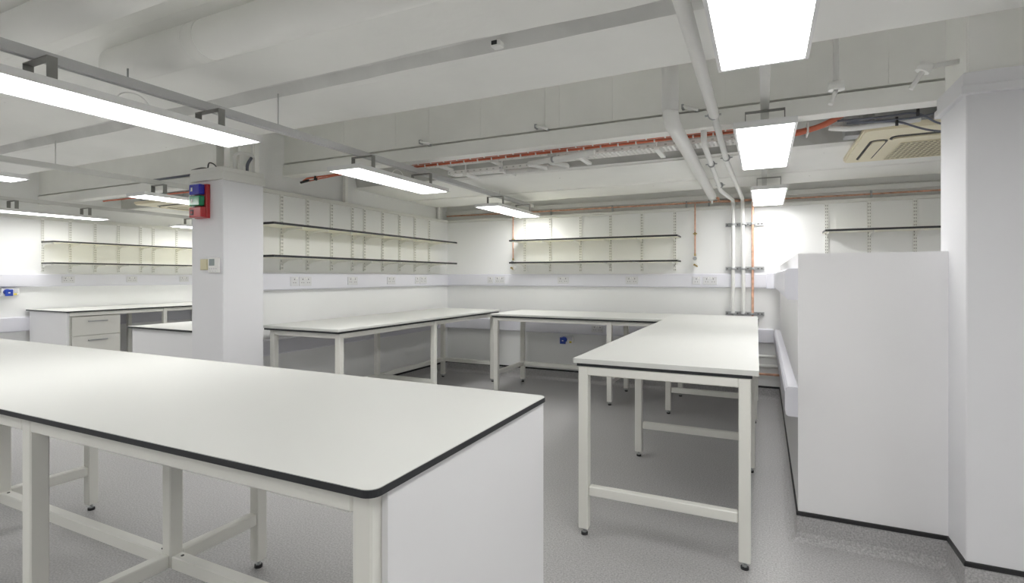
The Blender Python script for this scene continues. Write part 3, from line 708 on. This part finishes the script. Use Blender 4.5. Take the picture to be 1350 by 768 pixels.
b = MB(); b.cyl((.80, 3.735, 2.225), (.80, 3.735, 2.275), .008, 8); b.cyl((.70, 3.735, 2.18), (.70, 3.735, 2.23), .008, 8); build('tie', b, 'black', t)
b = MB(); b.box(1.22, 1.32, 3.70, 3.76, 2.215, 2.25, bev=.004); b.box(.95, 1.75, 3.87, 3.885, 2.12, 2.45); solo('junction_plate', b, 'white', 'white junction block and plate behind the air conditioner wires', 'junction box')

# ------------------------------------------------------------------ ceiling cassettes
def cassette(label, x0, x1, y0, y1, z, holes=True):
    t = thing('air_conditioner', label, 'air conditioner', ((x0+x1)/2, (y0+y1)/2, z), 'ceiling cassette air conditioners')
    b = MB(); b.prism(rpoly(x0, x1, y0, y1, .05, 6), 'z', z+.012, z+.035); b.prism(rpoly(x0+.008, x1-.008, y0+.008, y1-.008, .05, 6), 'z', z, z+.013); build('fascia', b, 'ac', t)
    b = MB(); b.box(x0+.06, x1-.06, y0+.06, y1-.06, z+.035, z+.24); build('body', b, 'galv', t)
    s = (x1-x0)
    gx0, gx1, gy0, gy1 = x0+s*.27, x1-s*.27, y0+s*.27, y1-s*.13
    gx0, gx1, gy0, gy1 = x0+s*.26, x1-s*.26, y0+s*.42, y1-s*.06
    b = MB(); b.box(gx0, gx1, gy0, gy1, z-.0015, z+.002); g = build('grille', b, 'acdark', t)
    b = MB(); n = 11
    for i in range(n+1):
        y = gy0+(gy1-gy0)*i/n; b.box(gx0, gx1, y-.009, y+.009, z-.006, z-.001)
    build('grille_slats', b, 'acgrille', g)
    b = MB()
    for i in range(17):
        x = gx0+(gx1-gx0)*i/16; b.box(x-.005, x+.005, gy0, gy1, z-.005, z-.002)
    build('grille_bars', b, 'acgrille', g)
    # air outlet slots with vanes on the near, left and right sides
    for (a0, a1, c0, c1) in ((x0+s*.17, x1-s*.17, y0+s*.19, y0+s*.31), (x0+s*.07, x0+s*.17, y0+s*.27, y1-s*.10), (x1-s*.17, x1-s*.07, y0+s*.27, y1-s*.10)):
        b = MB(); b.prism(rpoly(a0, a1, c0, c1, .045, 6), 'z', z-.002, z+.002); v = build('outlet', b, 'acdark', t)
        k = .016
        b = MB(); b.prism(rpoly(a0+k, a1-k, c0+k+(.02 if a1-a0 > c1-c0 else 0), c1-k*.3, .03, 6), 'z', z-.012, z-.003); build('vane', b, 'ac', v)
cassette('cream ceiling cassette air conditioner beside the pillar', .575, 1.62, 3.95, 5.0, 2.215)
cassette('cream ceiling cassette air conditioner in the next bay behind the column', -7.05, -6.1, 3.85, 4.75, 2.19)
b = MB(); b.box(.485, .568, 4.10, 4.22, 2.23, 2.40, bev=.003); solo('duct_stub', b, 'galv', 'dented grey metal bracket at the corner of the near air conditioner', 'bracket')

# ------------------------------------------------------------------ detectors on the beam side
def probe(label, p, tip, zt):
    t = thing('ceiling_probe', label, 'sensor', (p[0], p[1], p[2]), 'white ceiling probes')
    b = MB(); b.cyl((p[0], p[1], p[2]+.03), (p[0], p[1], zt), .013, 12); build('stem', b, 'pipe', t)
    b = MB(); b.cyl((p[0], p[1], p[2]), (p[0], p[1], p[2]+.035), .036, 20, r2=.033); build('disc', b, 'white', t)
    b = MB(); b.cyl(p, tip, .010, 12); build('rod', b, 'white', t)
probe('white probe with round base and slanted rod hanging near the beam', (.31, 2.92, 2.185), (.285, 2.90, 2.115), SL)
t = thing('ceiling_probe', 'white slanted rod on a side conduit beside the pillar casing', 'sensor', (.64, 2.9, 2.22), 'white ceiling probes')
b = MB(); b.cyl((.765, 2.9, 2.235), (.65, 2.9, 2.23), .011, 10); build('stem', b, 'pipe', t)
b = MB(); b.cyl((.655, 2.9, 2.245), (.635, 2.9, 2.21), .028, 16); build('disc', b, 'white', t)
b = MB(); b.cyl((.645, 2.9, 2.225), (.595, 2.9, 2.14), .010, 12); build('rod', b, 'white', t)
# beam clamps on the flange
for i, (x, lab) in enumerate(((-2.38, 'short white clamp on the steel beam above the corner lights'), (-1.38, 'short white clamp on the steel beam above the wide cable tray'), (-.37, 'white clamp with dark slot on the steel beam between the white pipes'))):
    t = thing('beam_clamp', lab, 'clamp', (x, 3.47, 2.345), 'clamps on the steel beam')
    b = MB(); b.tube([(x-.09, 3.47, 2.375), (x, 3.475, 2.345)], .012, 6); build('arm', b, 'white', t)
    b = MB(); b.box(x-.10, x-.085, 3.46, 3.505, 2.36, 2.39, bev=.002); build('jaw', b, 'galv', t); b = MB(); b.box(x-.02, x+.005, 3.47, 3.492, 2.335, 2.348); build('jaw', b, 'galv', t)
# cable outlet in the soffit groove
t = thing('cable_outlet', 'small chipped outlet box with dark hole in the ceiling groove', 'outlet', (-1.125, 2.2, 2.38))
b = MB(); b.box(-1.15, -1.10, 2.17, 2.215, 2.37, 2.40, bev=.004); build('box', b, 'white', t)
b = MB(); b.box(-1.143, -1.115, 2.166, 2.175, 2.378, 2.396); build('hole', b, 'black', t)
# wires on the column head
t = thing('wire_bundle', 'dark cable stub lying on the column head', 'cables', (-4, 2.75, 2.13))
b = MB(); b.tube(bend([(-4.16, 2.72, 2.155), (-4.05, 2.72, 2.165), (-3.95, 2.72, 2.15), (-3.93, 2.74, 2.12)], .05, 5), .010, 8); build('cable', b, 'cable_dark', t)
b = MB(); b.tube(bend([(-3.97, 2.72, 2.15), (-3.93, 2.70, 2.20), (-3.88, 2.72, 2.18), (-3.87, 2.74, 2.12)], .04, 5), .005, 8); build('cable', b, 'cable_dark', t)
t = thing('wire_bundle', 'white looped conduits on the column head', 'cables', (-3.72, 2.85, 2.1))
b = MB(); b.tube(bend([(-3.735, 2.78, 2.10), (-3.735, 2.78, 2.27), (-3.735, 2.9, 2.29), (-3.735, 2.96, 2.27)], .06, 6), .012, 10); build('conduit', b, 'pipe', t)
b = MB(); b.tube(bend([(-3.735, 2.89, 2.10), (-3.735, 2.89, 2.20), (-3.735, 2.93, 2.26)], .04, 6), .012, 10); build('conduit', b, 'cable_grey', t)
b = MB(); b.cyl((-3.735, 2.855, 2.10), (-3.735, 2.855, 2.175), .018, 12); build('gland', b, 'white', t)
# partition top post and bits
b = MB(); b.box(XL-.05, XL-.01, 4.235, 4.275, LH, 2.45, bev=.002); solo('steel_post', b, 'steel_paint', 'short white steel post standing on the partition capping', 'post')
b = MB(); b.box(XL-.05, XL-.01, 6.02, 6.06, LH, 2.26, bev=.002); solo('steel_post', b, 'steel_paint', 'short white steel post on the partition capping at the room corner', 'post')
# thin dark conduit in next bay
b = MB(); b.tube([(-6.1, 3.44, 2.335), (-5.3, 3.44, 2.34)], .012, 8); solo('conduit', b, 'cable_grey', 'dark conduit under the beam in the next bay', 'conduit')
b = MB(); b.tube(wobble(-7.3, -5.6, 3.66, 2.225, 30), .009, 8); solo('orange_cable', b, 'orange', 'orange cable along the beam in the next bay', 'cables')

# ------------------------------------------------------------------ column devices
FY = CY0
t = thing('alarm_beacon', 'stacked blue, green and red alarm beacon on the column', 'alarm beacon', (-3.88, FY, 1.75))
bx0, bx1, bz0, bz1 = -3.995, -3.845, 1.75, 2.012
b = MB(); b.box(bx0, bx1, FY-.03, FY-.0005, bz0, bz1, bev=.004); build('backplate', b, 'bred', t)
h = (bz1-bz0)/3
for k, (m, nm) in enumerate((('bred', 'red_sounder'), ('bgreen', 'green_lens'), ('bblue', 'blue_lens'))):
    z0 = bz0+h*k
    b = MB(); b.box(bx0+.002, bx1-.022 if k else bx1-.004, FY-.075, FY-.03, z0+.004, z0+h-.004, bev=.008, seg=2); l = build(nm, b, m, t)
    b = MB()
    if k: b.box(bx0+.028, bx0+.046, FY-.0765, FY-.0745, z0+.03, z0+.058); b.box(bx0+.024, bx0+.036, FY-.0768, FY-.0745, z0+.03, z0+.036)
    else: b.box(bx0+.02, bx0+.06, FY-.0768, FY-.0745, z0+.022, z0+.062, bev=.0005)
    build('mark', b, 'white' if k else 'sockethole', l)
    if not k:
        b = MB(); b.cyl((bx0+.042, FY-.077, z0+.042), (bx0+.042, FY-.079, z0+.042), .012, 14); build('sounder_hole', b, 'bred', l)
t = thing('wall_switch', 'small beige blank plate on the column beside the room controller', 'switch', (-3.91, FY, 1.39))
b = MB(); b.box(-3.953, -3.868, FY-.012, FY-.0005, 1.352, 1.436, bev=.003); build('plate', b, 'beige', t)
b = MB(); b.box(-3.945, -3.876, FY-.015, FY-.012, 1.36, 1.428, bev=.002); build('rocker', b, 'beige', t)
t = thing('room_controller', 'white room controller with grey display on the column', 'thermostat', (-3.79, FY, 1.39))
b = MB(); b.box(-3.851, -3.728, FY-.018, FY-.0005, 1.330, 1.446, bev=.004); build('case', b, 'white', t)
b = MB(); b.box(-3.836, -3.775, FY-.0195, FY-.018, 1.385, 1.436); build('display', b, 'lcd', t)
b = MB()
for i in range(4): b.cyl((-3.83+.026*i, FY-.018, 1.362), (-3.83+.026*i, FY-.0205, 1.362), .006, 10)
for i in range(3): b.box(-3.83+.03*i, -3.815+.03*i, FY-.0195, FY-.018, 1.340, 1.346)
build('buttons', b, 'socket', t)
